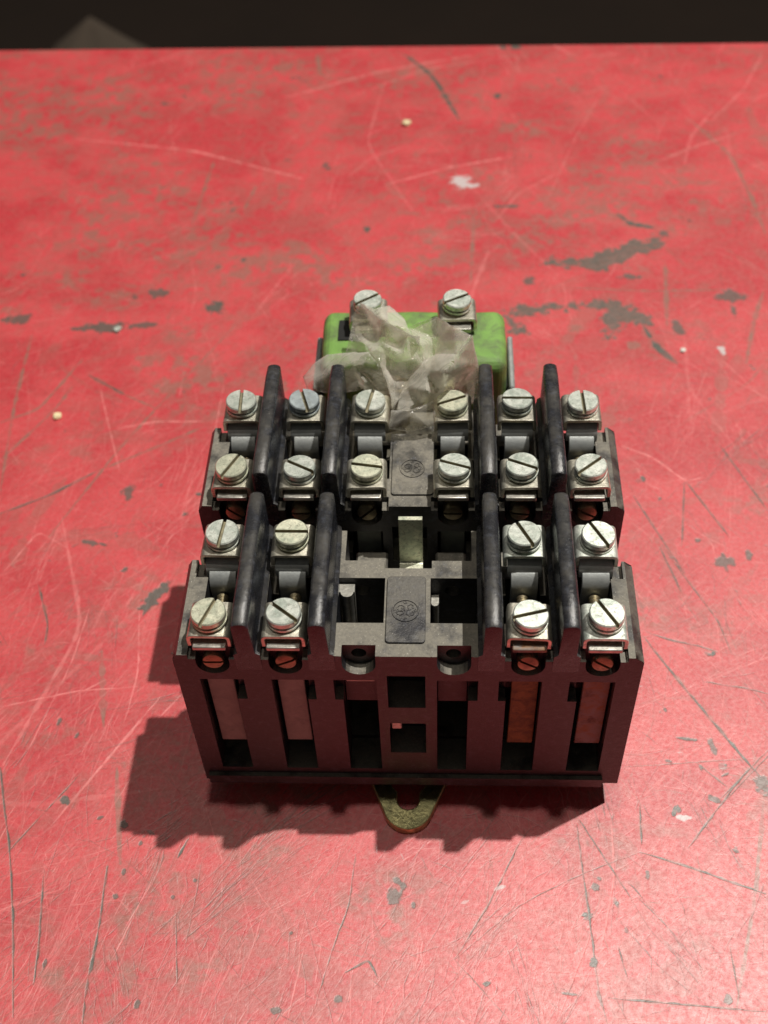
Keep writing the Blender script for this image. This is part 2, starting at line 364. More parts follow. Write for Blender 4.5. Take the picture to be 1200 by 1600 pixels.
TX0, TY0, TW, TH = -230.0, -150.0, 460.0, 480.0
RES = 8.0                                   # texels per mm
def paint_maps():
    w, h = int(TW*RES), int(TH*RES)
    rng = np.random.default_rng(11)
    def blank(): return np.zeros((h, w), np.float32)
    dark, light, brown, other = blank(), blank(), blank(), blank()
    queue = {}
    def splat(img, xs, ys, wd, st):
        key = (id(img), int(max(1, math.ceil(float(np.max(wd))*RES))))
        queue.setdefault(key, [img, []])[1].append((xs, ys, wd, st))
    def flush():
        for img, parts in queue.values():
            splat_now(img, *[np.concatenate([p[k] for p in parts]).astype(np.float32) for k in range(4)])
        queue.clear()
    def splat_now(img, xs, ys, wd, st):
        """soft dots of half-width wd (mm), strength st (arrays)"""
        px = (xs-TX0)*RES; py = (ys-TY0)*RES
        R = int(max(1, math.ceil(float(np.max(wd))*RES+.5)))
        ix = np.round(px).astype(int); iy = np.round(py).astype(int)
        for dx in range(-R, R+1):
            for dy in range(-R, R+1):
                X = ix+dx; Y = iy+dy
                d = np.hypot(X-px, Y-py); a = np.clip(wd*RES+.5-d, 0, 1)*st
                ok = (X >= 0) & (X < w) & (Y >= 0) & (Y < h) & (a > .01)
                if ok.any(): np.maximum.at(img, (Y[ok], X[ok]), a[ok])
    def stroke(img, pts, wd, st, rag=.35, fade=True):
        P = np.array(pts, float)
        seg = np.hypot(*np.diff(P, axis=0).T); L = np.concatenate([[0], np.cumsum(seg)])
        n = max(3, int(L[-1]*RES/.7)); t = np.linspace(0, L[-1], n)
        # smooth curve through the points
        x = np.interp(t, L, P[:, 0]); y = np.interp(t, L, P[:, 1])
        if len(P) > 2:
            k = max(3, int(n*.30))|1; ker = np.hanning(k+2)[1:-1]; ker /= ker.sum()
            x = np.convolve(np.pad(x, k//2, mode='reflect', reflect_type='odd'), ker, 'valid'); y = np.convolve(np.pad(y, k//2, mode='reflect', reflect_type='odd'), ker, 'valid')
        m = max(4, int(L[-1]/1.5)+2)
        wob = np.interp(np.linspace(0, 1, n), np.linspace(0, 1, m), rng.normal(0, 1, m))
        wob2 = np.interp(np.linspace(0, 1, n), np.linspace(0, 1, m), rng.normal(0, 1, m))
        x = x+wob*.05+rng.normal(0, .02, n); y = y+wob2*.05
        W_ = np.clip(wd*.5*(1+rag*wob), .03, None)
        if fade: e = np.clip(np.minimum(t, L[-1]-t)/(L[-1]*.18+.3), .15, 1); W_ = W_*e**.5
        S = np.clip(st*(1+.3*wob2), 0, 1)
        splat(img, x, y, W_, S)
    # value noise
    def vnoise(cell, octaves=4, sx=1.0, sy=1.0):
        out = blank(); amp = 1.0; tot = 0
        for o in range(octaves):
            cx = max(2, int(TW/(cell*sx))+2); cy = max(2, int(TH/(cell*sy))+2)
            g = rng.random((cy, cx)).astype(np.float32)
            xi = np.linspace(0, cx-1.001, w); yi = np.linspace(0, cy-1.001, h)
            x0 = xi.astype(int); y0 = yi.astype(int); fx = (xi-x0).astype(np.float32); fy = (yi-y0).astype(np.float32)
            fx = fx*fx*(3-2*fx); fy = (fy*fy*(3-2*fy))[:, None]
            a = g[y0][:, x0]; b = g[y0][:, x0+1]; c = g[y0+1][:, x0]; d = g[y0+1][:, x0+1]
            out += amp*((a*(1-fx)+b*fx)*(1-fy)+(c*(1-fx)+d*fx)*fy); tot += amp; amp *= .55; cell *= .5
        return out/tot
    # countless hairline scratches, mostly sweeping lower-left to upper-right
    n_h = 42000
    for i in range(n_h):
        x = rng.uniform(-125, 135); y = rng.uniform(-75, 320)
        near = np.clip(1.15-(y+60)/230, .10, 1)
        if rng.random() > near: continue
        a = rng.normal(62, 24) if rng.random() < .6 else rng.uniform(0, 180)
        if x > 20 and rng.random() < .45: a = rng.normal(118, 22)
        L = float(np.clip(rng.exponential(6)+1.2, 1.2, 60)); bend = rng.normal(0, .16)
        dx, dy = math.cos(math.radians(a)), math.sin(math.radians(a))
        pts = [(x-dx*L/2, y-dy*L/2), (x-dy*bend*L*.5, y+dx*bend*L*.5), (x+dx*L/2, y+dy*L/2)]
        r = rng.random()
        if r < .50: stroke(light, pts, rng.uniform(.06, .17), rng.uniform(.15, .65)*(1 if L > 12 else .7))
        elif r < .78: stroke(brown, pts, rng.uniform(.08, .20), rng.uniform(.12, .50))
        else: stroke(dark, pts, rng.uniform(.06, .13), rng.uniform(.15, .6))
    for i in range(620):                     # bundles of near-parallel scuffs
        x = rng.uniform(-110, 120); y = float(np.clip(-70+rng.exponential(110), -70, 300)); a = rng.normal(60, 28) if x < 25 else rng.normal(105, 40)
        L = rng.uniform(3, 22); k = rng.integers(5, 22); sp = rng.uniform(.4, 2.6); tgt = (light, light, brown, dark)[rng.integers(0, 4)]; s0 = rng.uniform(.2, .75)
        for _ in range(k):
            aa = math.radians(a+rng.normal(0, 5)); u = rng.normal(0, sp); v_ = rng.normal(0, L*.4); l = L*rng.uniform(.3, 1.0)
            xx = x-math.sin(aa)*u+math.cos(aa)*v_; yy = y+math.cos(aa)*u+math.sin(aa)*v_; be = rng.normal(0, .05)*l
            stroke(tgt, [(xx-math.cos(aa)*l/2, yy-math.sin(aa)*l/2), (xx-math.sin(aa)*be, yy+math.cos(aa)*be), (xx+math.cos(aa)*l/2, yy+math.sin(aa)*l/2)], rng.uniform(.07, .2), s0*rng.uniform(.5, 1))
    for i in range(420):                     # dull rubbed streaks
        x = rng.uniform(-125, 135); y = rng.uniform(-50, 315); a = rng.normal(35, 25) if rng.random() < .6 else rng.normal(95, 25); L = rng.uniform(6, 40)
        dx, dy = math.cos(math.radians(a)), math.sin(math.radians(a)); bend = rng.normal(0, .15)
        stroke(brown, [(x-dx*L/2, y-dy*L/2), (x-dy*bend*L, y+dx*bend*L), (x+dx*L/2, y+dy*L/2)], rng.uniform(.8, 3.2), rng.uniform(.10, .34), .5)
    for i in range(45):                     # long broad scuffs
        x = rng.uniform(-110, 130); y = rng.uniform(-60, 300); a = rng.normal(55, 30); L = rng.uniform(20, 80)
        dx, dy = math.cos(math.radians(a)), math.sin(math.radians(a)); bend = rng.normal(0, .2)
        pts = [(x-dx*L/2, y-dy*L/2), (x-dy*bend*L*.5, y+dx*bend*L*.5), (x+dx*L/2, y+dy*L/2)]
        stroke(light if rng.random() < .55 else brown, pts, rng.uniform(.3, 1.1), rng.uniform(.12, .42))
    for i in range(420):                     # chips and specks
        x = rng.uniform(-110, 120); y = rng.uniform(-60, 300); k = rng.integers(1, 5); s = rng.exponential(.22)+.08
        for _ in range(k): stroke(dark, [(x+rng.normal(0, s), y+rng.normal(0, s)) for _ in range(2)], s*.9, rng.uniform(.4, .95), .6)
    for i in range(90):
        x = rng.uniform(-60, 90); y = rng.uniform(-60, 40); s = rng.exponential(.14)+.05
        stroke(other, [(x, y), (x+rng.normal(0, s*3), y+rng.normal(0, s*3))], s, rng.uniform(.3, .8), .6)
    # the marks one can point to
    for k, pts, wd in LINES:
        if k == 'd': stroke(dark, pts, wd*.9, .85, .35); stroke(brown, pts, wd*1.7, .45, .4)
        elif k == 'l': stroke(light, pts, wd*.9, .75, .3)
        else: stroke(brown, pts, wd*1.1, .75, .3)
    flush()
    n1 = vnoise(3.0, 5); n2 = vnoise(1.2, 4)
    gx = (TX0+(np.arange(w)+.5)/RES); gy = (TY0+(np.arange(h)+.5)/RES)
    def region(x0, x1, y0, y1):
        i0, i1 = np.clip(np.searchsorted(gx, [x0, x1]), 0, w); j0, j1 = np.clip(np.searchsorted(gy, [y0, y1]), 0, h)
        return slice(j0, j1), slice(i0, i1)
    for k, x, y, a, b, t in BLOBS:
        R = max(a, b)*2+1; s = region(x-R, x+R, y-R, y+R); X, Y = np.meshgrid(gx[s[1]]-x, gy[s[0]]-y)
        if X.size == 0: continue
        c, sn = math.cos(math.radians(t)), math.sin(math.radians(t))
        d = np.hypot((X*c+Y*sn)/a, (-X*sn+Y*c)/b) + (n2[s]-.5)*1.5
        m = np.clip((1.0-d)*3.5, 0, 1)
        if k == 'd': dark[s] = np.maximum(dark[s], m*.85)
        elif k == 'k': dark[s] = np.maximum(dark[s], m*.9)
        elif k == 'u': dark[s] = np.maximum(dark[s], m*.95)
        elif k == 'b': brown[s] = np.maximum(brown[s], m*.85)
        elif k == 'w': other[s] = np.maximum(other[s], m*.9)
        else: dark[s] = np.maximum(dark[s], m*.6)
    for k, pts in POLYS:
        P = np.array(pts); s = region(P[:, 0].min()-4, P[:, 0].max()+4, P[:, 1].min()-4, P[:, 1].max()+4)
        X, Y = np.meshgrid(gx[s[1]], gy[s[0]]); inside = np.zeros(X.shape, bool); dist = np.full(X.shape, 9e9)
        for q in range(len(P)):
            (ax_, ay_), (bx_, by_) = P[q], P[(q+1) % len(P)]
            c = ((ay_ > Y) != (by_ > Y)) & (X < (bx_-ax_)*(Y-ay_)/(by_-ay_+1e-9)+ax_); inside ^= c
            tt = np.clip(((X-ax_)*(bx_-ax_)+(Y-ay_)*(by_-ay_))/((bx_-ax_)**2+(by_-ay_)**2), 0, 1)
            dist = np.minimum(dist, np.hypot(X-ax_-tt*(bx_-ax_), Y-ay_-tt*(by_-ay_)))
        sd = np.where(inside, dist, -dist) + (n1[s]-.5)*6.0
        m = np.clip((sd-1.2+(n2[s]-.5)*5)*.8+.5, 0, 1); dark[s] = np.maximum(dark[s], m*(.42+.6*n2[s])); brown[s] = np.maximum(brown[s], m)
    # broad worn areas where the paint has gone dull and brownish
    wear = vnoise(26, 6, 1.3, 1.0)*.6+vnoise(7, 5, 1.2, .7)*.4
    far = np.clip((gy[:, None]-20)/200, 0, 1).astype(np.float32)   # browner towards the far edge
    wear = np.clip((wear-.50+.085*far)*5.0, 0, 1)
    gn = vnoise(2.2, 5)
    wear = wear*np.clip((gn-.34)*4, 0, 1)
    brown = np.maximum(brown, wear*.80)
    brown = np.maximum(brown, np.clip((gn-.42)*2.2, 0, 1)*(.05+.40*far))
    A = np.dstack([dark, light, brown, np.ones_like(dark)]).astype(np.float32)
    B = np.dstack([other, vnoise(14, 6, 1.4, 1.0), vnoise(1.0, 4), np.ones_like(dark)]).astype(np.float32)
    res = []
    for nm, arr in (('bench_marks', A), ('bench_wear', B)):
        im = bpy.data.images.new(nm, w, h, alpha=False, float_buffer=False); im.colorspace_settings.name = 'Non-Color'
        im.pixels.foreach_set(arr.ravel()); im.update(); im.pack(); res.append(im)
    return res
def bench_mat():
    m, nt, b = mat_new('scratched_red_paint'); n = N(nt); P = n.pos()
    mp = n('ShaderNodeMapping'); mp.vector_type = 'TEXTURE'
    mp.inputs['Location'].default_value = (TX0*MM, TY0*MM, 0); mp.inputs['Scale'].default_value = (TW*MM, TH*MM, 1)
    n.link(P, mp.inputs['Vector'])
    ia, ib = paint_maps(); S = []
    for im in (ia, ib):
        t = n('ShaderNodeTexImage'); t.image = im; t.extension = 'MIRROR'; t.interpolation = 'Linear'; n.link(mp.outputs[0], t.inputs['Vector'])
        s = n('ShaderNodeSeparateColor'); n.link(t.outputs['Color'], s.inputs[0]); S += [s.outputs[0], s.outputs[1], s.outputs[2]]
    dark, light, brown, other, big, fine = S
    base = n.mix(n.ramp(big, [(.38, 0.0), (.62, 1.0)]), (.53, .012, .026), (.66, .048, .060))
    base = n.mix(n.ramp(n.noise(P, 700, 5, .7), [(.35, 0.0), (.7, .55)]), base, (.68, .085, .085))
    base = n.mix(n.ramp(n.noise(P, 1600, 4, .7), [(.50, 0.0), (.72, .6)]), base, (.36, .030, .032))
    c = n.mix(n.math('MULTIPLY', brown, .85), base, (.27, .135, .098))
    c = n.mix(n.math('MULTIPLY', light, .8), c, (.90, .26, .25))
    c = n.mix(dark, c, (.088, .084, .068))
    c = n.mix(other, c, (.62, .56, .56))
    n.link(c, b.inputs['Base Color'])
    r = n.math('ADD', n.math('MULTIPLY', fine, .22), .36)
    r = n.math('ADD', r, n.math('MULTIPLY', light, .10))
    n.link(r, b.inputs['Roughness'])
    b.inputs['IOR'].default_value = 1.5; b.inputs['Specular IOR Level'].default_value = 1.0
    n.link(n.math('MULTIPLY', n.ramp(n.noise(P, 900, 5, .75), [(.36, .05), (.64, 1.0)]), .85), b.inputs['Coat Weight']); b.inputs['Coat Roughness'].default_value = .48; b.inputs['Coat IOR'].default_value = 1.8
    hh = n.math('SUBTRACT', n.math('MULTIPLY', fine, .35), n.math('ADD', n.math('MULTIPLY', dark, .8), n.math('MULTIPLY', light, .6)))
    n.link(n.bump(hh, .00008, .8, n.bump(n.noise(P, 1300, 5, .75), .00009, .7)), b.inputs['Normal'])
    return m

# ---------------------------------------------------------------- setting
def plane_obj(name, x0, x1, y0, y1, z, mat):
    bm = bmesh.new(); bm.faces.new([bm.verts.new(p) for p in ((x0, y0, z), (x1, y0, z), (x1, y1, z), (x0, y1, z))])
    return obj(name, bm, mat)
fl = plane_obj('floor', -6000, 6000, -4000, 8000, -760, simple('dark_dusty_floor', (.020, .011, .006), 1.0, 0, 6, .3))
tag(fl, kind='structure')
bench = empty('workbench', (0, 60, -760)); tag(bench, 'red painted workbench with a scratched and stained steel top', 'workbench')
bm = bmesh.new()
k = math.tan(math.radians(-.72)) 
def back(x): return 309.0 + x*k
prism(bm, [(-520, -420), (560, -420), (560, back(560)), (-520, back(-520))], 'z', -26, 0)
obj('bench_top', bm, bench_mat(), bench, bevel=1.2, seg=3, sm=30)
leg_m = simple('dark_red_bench_leg', (.22, .02, .02), .5)
for x, y in ((-480, -380), (520, -380), (480, 250), (-480, 250)):
    bm = bmesh.new(); box(bm, x-25, x+25, y-25, y+25, -760, -26); obj('leg', bm, leg_m, bench, bevel=2)
# pale cloth heap far behind, out of focus
bm = bmesh.new(); rows = 16; cols = 26; rng = random.Random(4); vv = []
for i in range(rows+1):
    t = i/rows; r = 250*(1-t)**1.0+2; ring = []
    for j in range(cols):
        a = 2*math.pi*j/cols; f = 1+.16*math.sin(3*a+.6+2*t)+.08*math.sin(7*a+3*t)+rng.uniform(-.04, .04)
        ring.append(bm.verts.new((-505+r*f*math.cos(a)+14*t, 1520+r*f*.7*math.sin(a), -800+210*t**.9+rng.uniform(-3, 3)*(1-t))))
    vv.append(ring)
for i in range(rows):
    for j in range(cols): bm.faces.new((vv[i][j], vv[i][(j+1) % cols], vv[i+1][(j+1) % cols], vv[i+1][j]))
bm.faces.new(vv[-1])
bm.faces.new(vv[0][::-1])
tag(obj('crumpled_cloth', bm, simple('pale_grey_cloth', (.105, .08, .06), .95, 0, 8), sm=60),
    'pale grey blurred pointed heap on the dark floor behind the bench', 'cloth')

# ---------------------------------------------------------------- the relay
relay = empty('relay_contactor', (0, 45, 0))
tag(relay, 'old black two-tier electrical contactor with slotted terminal screws and green coil, on the red bench', 'contactor')
XC = [-34.42, -21.42, -8.42, 8.42, 21.42, 34.42]
FX = [-28.0, -14.95, 14.95, 28.0]
PITCH = 35.07

def screw_mesh(r=3.1, head=1.35, slot=.72, depth=.95):
    bm = bmesh.new(); n = 40
    a0 = math.asin(slot/2/r); grime_shade = []
    for s in (0, math.pi):
        angs = [s+a0+(math.pi-2*a0)*k/(n//2) for k in range(n//2+1)]
        low = [bm.verts.new((r*math.cos(a), r*math.sin(a), -depth)) for a in angs]
        mid = [bm.verts.new((r*math.cos(a), r*math.sin(a), -.22)) for a in angs]
        top = [bm.verts.new(((r-.2)*math.cos(a), max(slot/2, abs((r-.2)*math.sin(a)))*(1 if s == 0 else -1), 0)) for a in angs]
        for A, B in ((low, mid), (mid, top)):
            for k in range(len(angs)-1): bm.faces.new((A[k], A[k+1], B[k+1], B[k]))
        bm.faces.new(top); grime_shade.append(bm.faces.new((low[-1], low[0], mid[0], mid[-1]))); bm.faces.new((mid[-1], mid[0], top[0], top[-1]))
    def ring(rr, z): return [bm.verts.new((rr*math.cos(2*math.pi*k/n), rr*math.sin(2*math.pi*k/n), z)) for k in range(n)]
    rs = [ring(r, -depth), ring(r, -head+.15), ring(r-.15, -head), ring(2.2, -head), ring(2.2, -head-.35), ring(3.15, -head-.38), ring(3.15, -head-.8), ring(1.7, -head-.8), ring(1.7, -6.0)]
    for A, B in zip(rs, rs[1:]):
        for k in range(n): bm.faces.new((A[k], B[k], B[(k+1) % n], A[(k+1) % n]))
    grime_shade.append(bm.faces.new(rs[0])); bm.faces.new(rs[-1][::-1])
    for f in grime_shade: f.material_index = 1
    return bm
def make_screw(mat):
    o = obj('terminal_screw', screw_mesh(), [mat, M['grime_shade']], None, origin=(0, 0, 0), sm=35)
    return o
SCREW = {k: make_screw(M[k]) for k in ('zinc', 'zinc_y', 'zinc_b')}

def saddle_bm(w=7.8, d=7.6, t=.72, leg=3.0):
    """U-shaped clamp: top at z=0"""
    hw = w/2; ro, ri = 1.1, .35
    prof = [(-hw, -leg)] + arc(-hw+ro, -ro, ro, 180, 90, 4) + arc(hw-ro, -ro, ro, 90, 0, 4) + [(hw, -leg), (hw-t, -leg)] \
        + arc(hw-t-ri, -t-ri, ri, 0, 90, 2) + arc(-hw+t+ri, -t-ri, ri, 90, 180, 2) + [(-hw+t, -leg)]
    bm = bmesh.new(); prism(bm, prof, 'y', -d/2, d/2); return bm
SADDLE = obj('clamp_saddle', saddle_bm(), M['saddle'], None, origin=(0, 0, 0), bevel=.12, seg=2, sm=40)
SADDLE_Y = obj('clamp_saddle', saddle_bm(), M['zinc'], None, origin=(0, 0, 0), bevel=.12, seg=2, sm=40)
bm = bmesh.new(); box(bm, -2.95, 2.95, -4.85, 3.6, -.95, 0)
PLATE = obj('wire_plate', bm, M['plate'], None, origin=(0, 0, 0), bevel=.2, seg=2, sm=40)
bm = bmesh.new(); box(bm, -2.95, 2.95, -4.85, 3.6, -.95, 0)
PLATE_R = obj('wire_plate', bm, M['rustp'], None, origin=(0, 0, 0), bevel=.2, seg=2, sm=40)
def strap_bm():
    """contact strap under a rear clamp: apron plus narrower bent tongue, x centred, y from 0 (screw axis)"""
    bm = bmesh.new()
    p = [(4.0, 0)] + arc(-2.2, -1.9, 1.9, 90, 172, 6) + [(-4.15, -3.0)]
    prism(bm, ribbon(p, .8), 'x', -3.15, 3.15)
    p = [(3.6, -1.5), (-2.0, -1.9)] + arc(-3.0, -4.6, 2.9, 80, 180, 9) + [(-5.9, -7.5), (-5.8, -22)]
    prism(bm, ribbon(p, .9), 'x', -2.5, 2.5)
    return bm
STRAP = obj('contact_strap', strap_bm(), M['strap'], None, origin=(0, 0, 0), bevel=.1, sm=50)
def brass_bm():
    """cheese-head adjusting screw, axis along -y, face at y=0, tip behind"""
    bm = bmesh.new(); r = 1.95; n = 24; slot = .5
    a0 = math.asin(slot/2/r)
    for s in (0, math.pi):
        angs = [s+a0+(math.pi-2*a0)*k/(n//2) for k in range(n//2+1)]
        rs = []
        for rr, y in ((r, .8), (r, .35), (r*.93, .1), (r*.72, -.06)):
            rs.append([bm.verts.new((rr*math.cos(a), y, max(slot/2, abs(rr*math.sin(a)))*(1 if s == 0 else -1))) for a in angs])
        for A, B in zip(rs, rs[1:]):
            for k in range(len(angs)-1): bm.faces.new((A[k], A[k+1], B[k+1], B[k]))
            bm.faces.new((A[-1], A[0], B[0], B[-1]))
        bm.faces.new(rs[-1])
    cyl(bm, (0, .8, 0), (0, 1, 0), r, 1.4, n)
    prev = 2.2
    for k in range(17):                       # thread
        cyl(bm, (0, 2.2+k*.8, 0), (0, 1, 0), .95, .4, 14, 1.2); cyl(bm, (0, 2.6+k*.8, 0), (0, 1, 0), 1.2, .4, 14, .95)
    bmesh.ops.recalc_face_normals(bm, faces=bm.faces)
    return bm
BRASS = obj('adjusting_screw', brass_bm(), M['brass'], None, origin=(0, 0, 0), sm=35)

def fin_bm(x, y0, y1, z1=61.8, w=2.95):
    bm = bmesh.new(); hw = w/2; n = 8
    def section(y, top, wid, z0):
        h = wid/2; r = h*.62
        pts = [(-h-.85, z0), (-h-.85, 50.9), (-h-.12, 51.5)] + [(-h, top-r)] + [(p[0], top-r+(p[1]-top+r)*.62) for p in arc(0, top-r, h, 180, 0, n)][1:-1] + [(h, top-r)] + [(h+.12, 51.5), (h+.85, 50.9), (h+.85, z0)]
        return [bm.verts.new((x+a, max(y, y0+1.42-(b-47)*.06) if b < 52 else y, b)) for a, b in pts]
    secs = [section(y0+1.0, z1-1.2, w*.98, 46.0), section(y0, z1-.9, w*.98, 46.0), section(y0+.12, z1-.45, w, 46.0), section(y0+.7, z1-.12, w, 46.0), section(y0+3.0, z1-.05, w, 44.0), section(y0+3.4, z1+.12, w*1.03, 44.0),
            section(y0+8, z1+.1, w, 42.0), section(y1-4, z1, w*.97, 40.0), section(y1-1.0, z1-.25, w*.9, 40.0), section(y1-.2, z1-.9, w*.8, 41.0), section(y1, z1-2.0, w*.7, 42.0)]
    secs = secs[1:]
    for A, B in zip(secs, secs[1:]):
        for k in range(len(A)): bm.faces.new((A[k], A[(k+1) % len(A)], B[(k+1) % len(A)], B[k]))
    # front wedge that melts into the face below
    bm.faces.new(secs[0][::-1]); bm.faces.new(secs[-1])
    bmesh.ops.recalc_face_normals(bm, faces=bm.faces)
    return bm

def panel_bm(x0, x1, y0, y1, z0, z1, r=.7):
    pts = arc(x1-r, y1-r, r, 0, 90, 4)+arc(x0+r, y1-r, r, 90, 180, 4)+arc(x0+r, y0+r, r, 180, 270, 4)+arc(x1-r, y0+r, r, 270, 360, 4)
    bm = bmesh.new(); prism(bm, pts, 'z', z0, z1); return bm
def tube(bm, pts, r, n=6):
    P = [Vector(p) for p in pts]; prev = None
    for i, p in enumerate(P):
        d = (P[min(i+1, len(P)-1)]-P[max(i-1, 0)]).normalized(); u = Vector((0, 0, 1)); s = d.cross(u).normalized()
        ring = [bm.verts.new(p+(s*math.cos(2*math.pi*k/n)+u*math.sin(2*math.pi*k/n))*r) for k in range(n)]
        if prev:
            for k in range(n): bm.faces.new((prev[k], prev[(k+1) % n], ring[(k+1) % n], ring[k]))
        else: bm.faces.new(ring[::-1])
        prev = ring
    bm.faces.new(prev)
def monogram_bm(cx, cy, z, R=2.35):
    """raised round monogram: ring with two curly script letters and four curls"""
    bm = bmesh.new()
    def C(pts, r=.13): tube(bm, [(cx+a*R, cy+b*R, z) for a, b in pts], r)
    for rr in (1.0,):
        tube(bm, [(cx+R*rr*math.cos(a*math.pi/20), cy+R*rr*math.sin(a*math.pi/20), z) for a in range(41)], .16)
    def sp(c, r0, r1, a0, a1, n=14):
        return [(c[0]+(r0+(r1-r0)*k/n)*math.cos(math.radians(a0+(a1-a0)*k/n)), c[1]+(r0+(r1-r0)*k/n)*math.sin(math.radians(a0+(a1-a0)*k/n))) for k in range(n+1)]
    # G
    C(sp((-.38, .22), .34, .10, 20, 400)); C([(-.12, .30), (-.08, .02), (-.18, -.28), (-.42, -.42), (-.62, -.30), (-.66, -.12), (-.5, -.02), (-.30, -.06), (-.05, .02)])
    # E
    C([(.62, .48), (.40, .62), (.18, .46), (.22, .20), (.44, .12)]); C([(.44, .12), (.14, .02), (.08, -.30), (.30, -.50), (.58, -.40), (.66, -.18), (.52, -.06)])
    C(sp((.60, .30), .12, .04, 90, 380, 8), .10)
    for q in range(4):                       # the four curls inside the rim
        a = 45+90*q+45
        C(sp((.80*math.cos(math.radians(a)), .80*math.sin(math.radians(a))), .15, .05, a+90, a+400, 8), .10)
    bmesh.ops.recalc_face_normals(bm, faces=bm.faces)
    return bm

def tier(oy, full, screws, brass_rot, strips, label):
    root = empty('terminal_block', (0, oy+10, 6.2), relay); root['label'] = label
    W = 41.5; T = 50.4
    adds = [(-W, W, 0, 21.5, 6.2, T), (-31.0, -11.8, 21.5, 28.8, 20, T), (11.8, 31.0, 21.5, 28.8, 20, T), (-W, W, 0, 1e-3+.0, 6.2, 6.3)]
    adds = adds[:3]
    adds += [(-40.6, 38.2, -.9, 0, 6.2, 9.0)]                       # foot lip
    cuts = [(-11.7, 11.7, 22.9, 40, 0, 60), (-4.4, 4.4, 19.7, 40, 8, 60)]
    add2 = []
    for i, xc in enumerate(XC):
        live = full or i in (0, 1, 4, 5)
        x0, x1 = xc-4.25, xc+4.25
        if i == 0: x0 = -37.1
        if i == 5: x1 = 37.1
        cuts.append((x0, x1, 7.2, 17.4 if not live else 18.4, 31.0, 60)); cuts.append((x0+.5, x1-.5, 7.0, 16.5, 12, 30.2))  # thin floor left between window and slot cuts to block light from above
        if live:
            cuts.append((max(xc-4.3, -37.1), min(xc+4.3, 37.1), 18.4, 40 if 0 < i < 5 else 20.6, 44.0, 60))       # seat of the rear clamp
            if i in (0, 5): cuts.append((max(xc-4.3, -37.1), min(xc+4.3, 37.1), 20.6, 40, 48.8, 60))
            cuts.append((xc-3.2, xc+3.2, 18.3, 22.4 if 0 < i < 5 else 20.6, 20.0, 60))
            cuts.append((xc-4.3, xc+4.3, -1, 2.4, 49.1, 60))        # step under the front clamp
        if i in (0, 5): cuts.append((-39.4, -37.0, 17.4, 30, 49.0, 60) if i == 0 else (37.0, 39.4, 17.4, 30, 49.0, 60))
        # slot in the front face
        a, b = [(-37.5, -31.4), (-24.5, -18.3), (-11.8, -5.5), (5.4, 11.1), (17.9, 24.2), (30.8, 37.2)][i]
        cuts.append((a, b, -1, 7.0, 11.0, 42.8))
        na, nb = [(-31.4, -29.5), (-18.3, -16.7), (-13.3, -11.8), (11.1, 12.8), (16.5, 17.9), (29.1, 30.8)][i]
        cuts.append((na, nb, -1, 3.0, 36.3, 42.8))
    cuts.append((-3.6, 3.3, -1, 6.0, 33.7, 44.2)); cuts.append((-3.6, 3.3, -1, 6.0, 17.4, 28.2))
    # thin notches in the top beside the fins
    for fx in FX:
        s = 1 if fx < 0 else -1
    # plane cuts only to give the grid lines needed for the sloped edge
    adds2 = [(-W, -39.9, 0, 21.5, 48.9, T), (39.9, W, 0, 21.5, 48.9, T)]
    bm = grid_solid(adds+adds2, [tuple((c if j > 1 else c) for j, c in enumerate(q)) for q in cuts])
    for v in bm.verts:                                             # chamfer along the outer top edges
        if abs(abs(v.co.x)-W) < .01 and abs(v.co.z-T) < .01: v.co.z -= 1.5
        if abs(v.co.z-T) < .01 and v.co.y < .01: v.co.z -= random.uniform(0, .12)
    bmesh.ops.dissolve_limit(bm, angle_limit=math.radians(.5), verts=bm.verts, edges=bm.edges)
    for v in bm.verts: v.co.y += oy
    body = obj('housing', bm, M['plastic'], root)
    cut = bmesh.new()
    for i, xc in enumerate(XC):                                    # round-bottomed pockets with a hole in the back wall
        prof = [(xc-3.0, 54), (xc-3.0, 47.7)] + arc(xc, 47.7, 3.0, 180, 360, 10)[1:] + [(xc+3.0, 54)]
        prism(cut, prof, 'y', oy-2, oy+2.4)
        live = full or i in (0, 1, 4, 5)
        if not live:
            cyl(cut, (xc-.1, oy+2.0, 48.0), (0, 1, 0), 1.35, 7, 18)
            cyl(cut, (xc-.1, oy+17.0, 46.6), (0, 1, 0), 1.5, 9, 18)
    boolean(body, cut)
    b = body.modifiers.new('bevel', 'BEVEL'); b.width = .28*MM; b.segments = 2; b.limit_method = 'ANGLE'; b.angle_limit = math.radians(40)
    body.data.materials.clear(); body.data.materials.append(M['plastic']); smooth(body.data, 35)
    for i, xc in enumerate(XC):
        live = full or i in (0, 1, 4, 5)
        if live:
            bm = bmesh.new(); box(bm, xc-2.9, xc+2.9, oy+2.4, oy+7.2, 50.41, 51.9)
            obj('screw_seat', bm, M['plastic'], root, bevel=.2)
    for fx in FX:
        obj('barrier_fin', fin_bm(fx, oy-1.5, oy+29.5), M['plastic_fin'], root, sm=45)
    # inner back wall seen through the slots
    bm = bmesh.new()
    for i, xc in enumerate(XC):
        a, b_ = [(-37.5, -31.4), (-24.5, -18.3), (-11.8, -5.5), (5.4, 11.1), (17.9, 24.2), (30.8, 37.2)][i]
        if not (full or i in (0, 1, 4, 5)): box(bm, a+.02, b_-.02, oy+3.5, oy+7.1, 30.5, 39.5)
    if len(bm.verts): obj('inner_wall', bm, M['plastic'], root, bevel=.2)
    else: bm.free()
    # label panel and monogram
    x0, x1 = (-3.75, 3.35)
    if full: x0, x1 = (-3.7, 4.6)
    obj('name_panel', panel_bm(x0, x1, oy+2.7, oy+17.5, T+.05, T+.45), M['plastic' if full else 'plastic_panel'], root, bevel=.12, seg=2, sm=40)
    obj('monogram', monogram_bm((x0+x1)/2-.1, oy+9.6, T+.47), M['plastic' if full else 'plastic_panel'], root, sm=60)
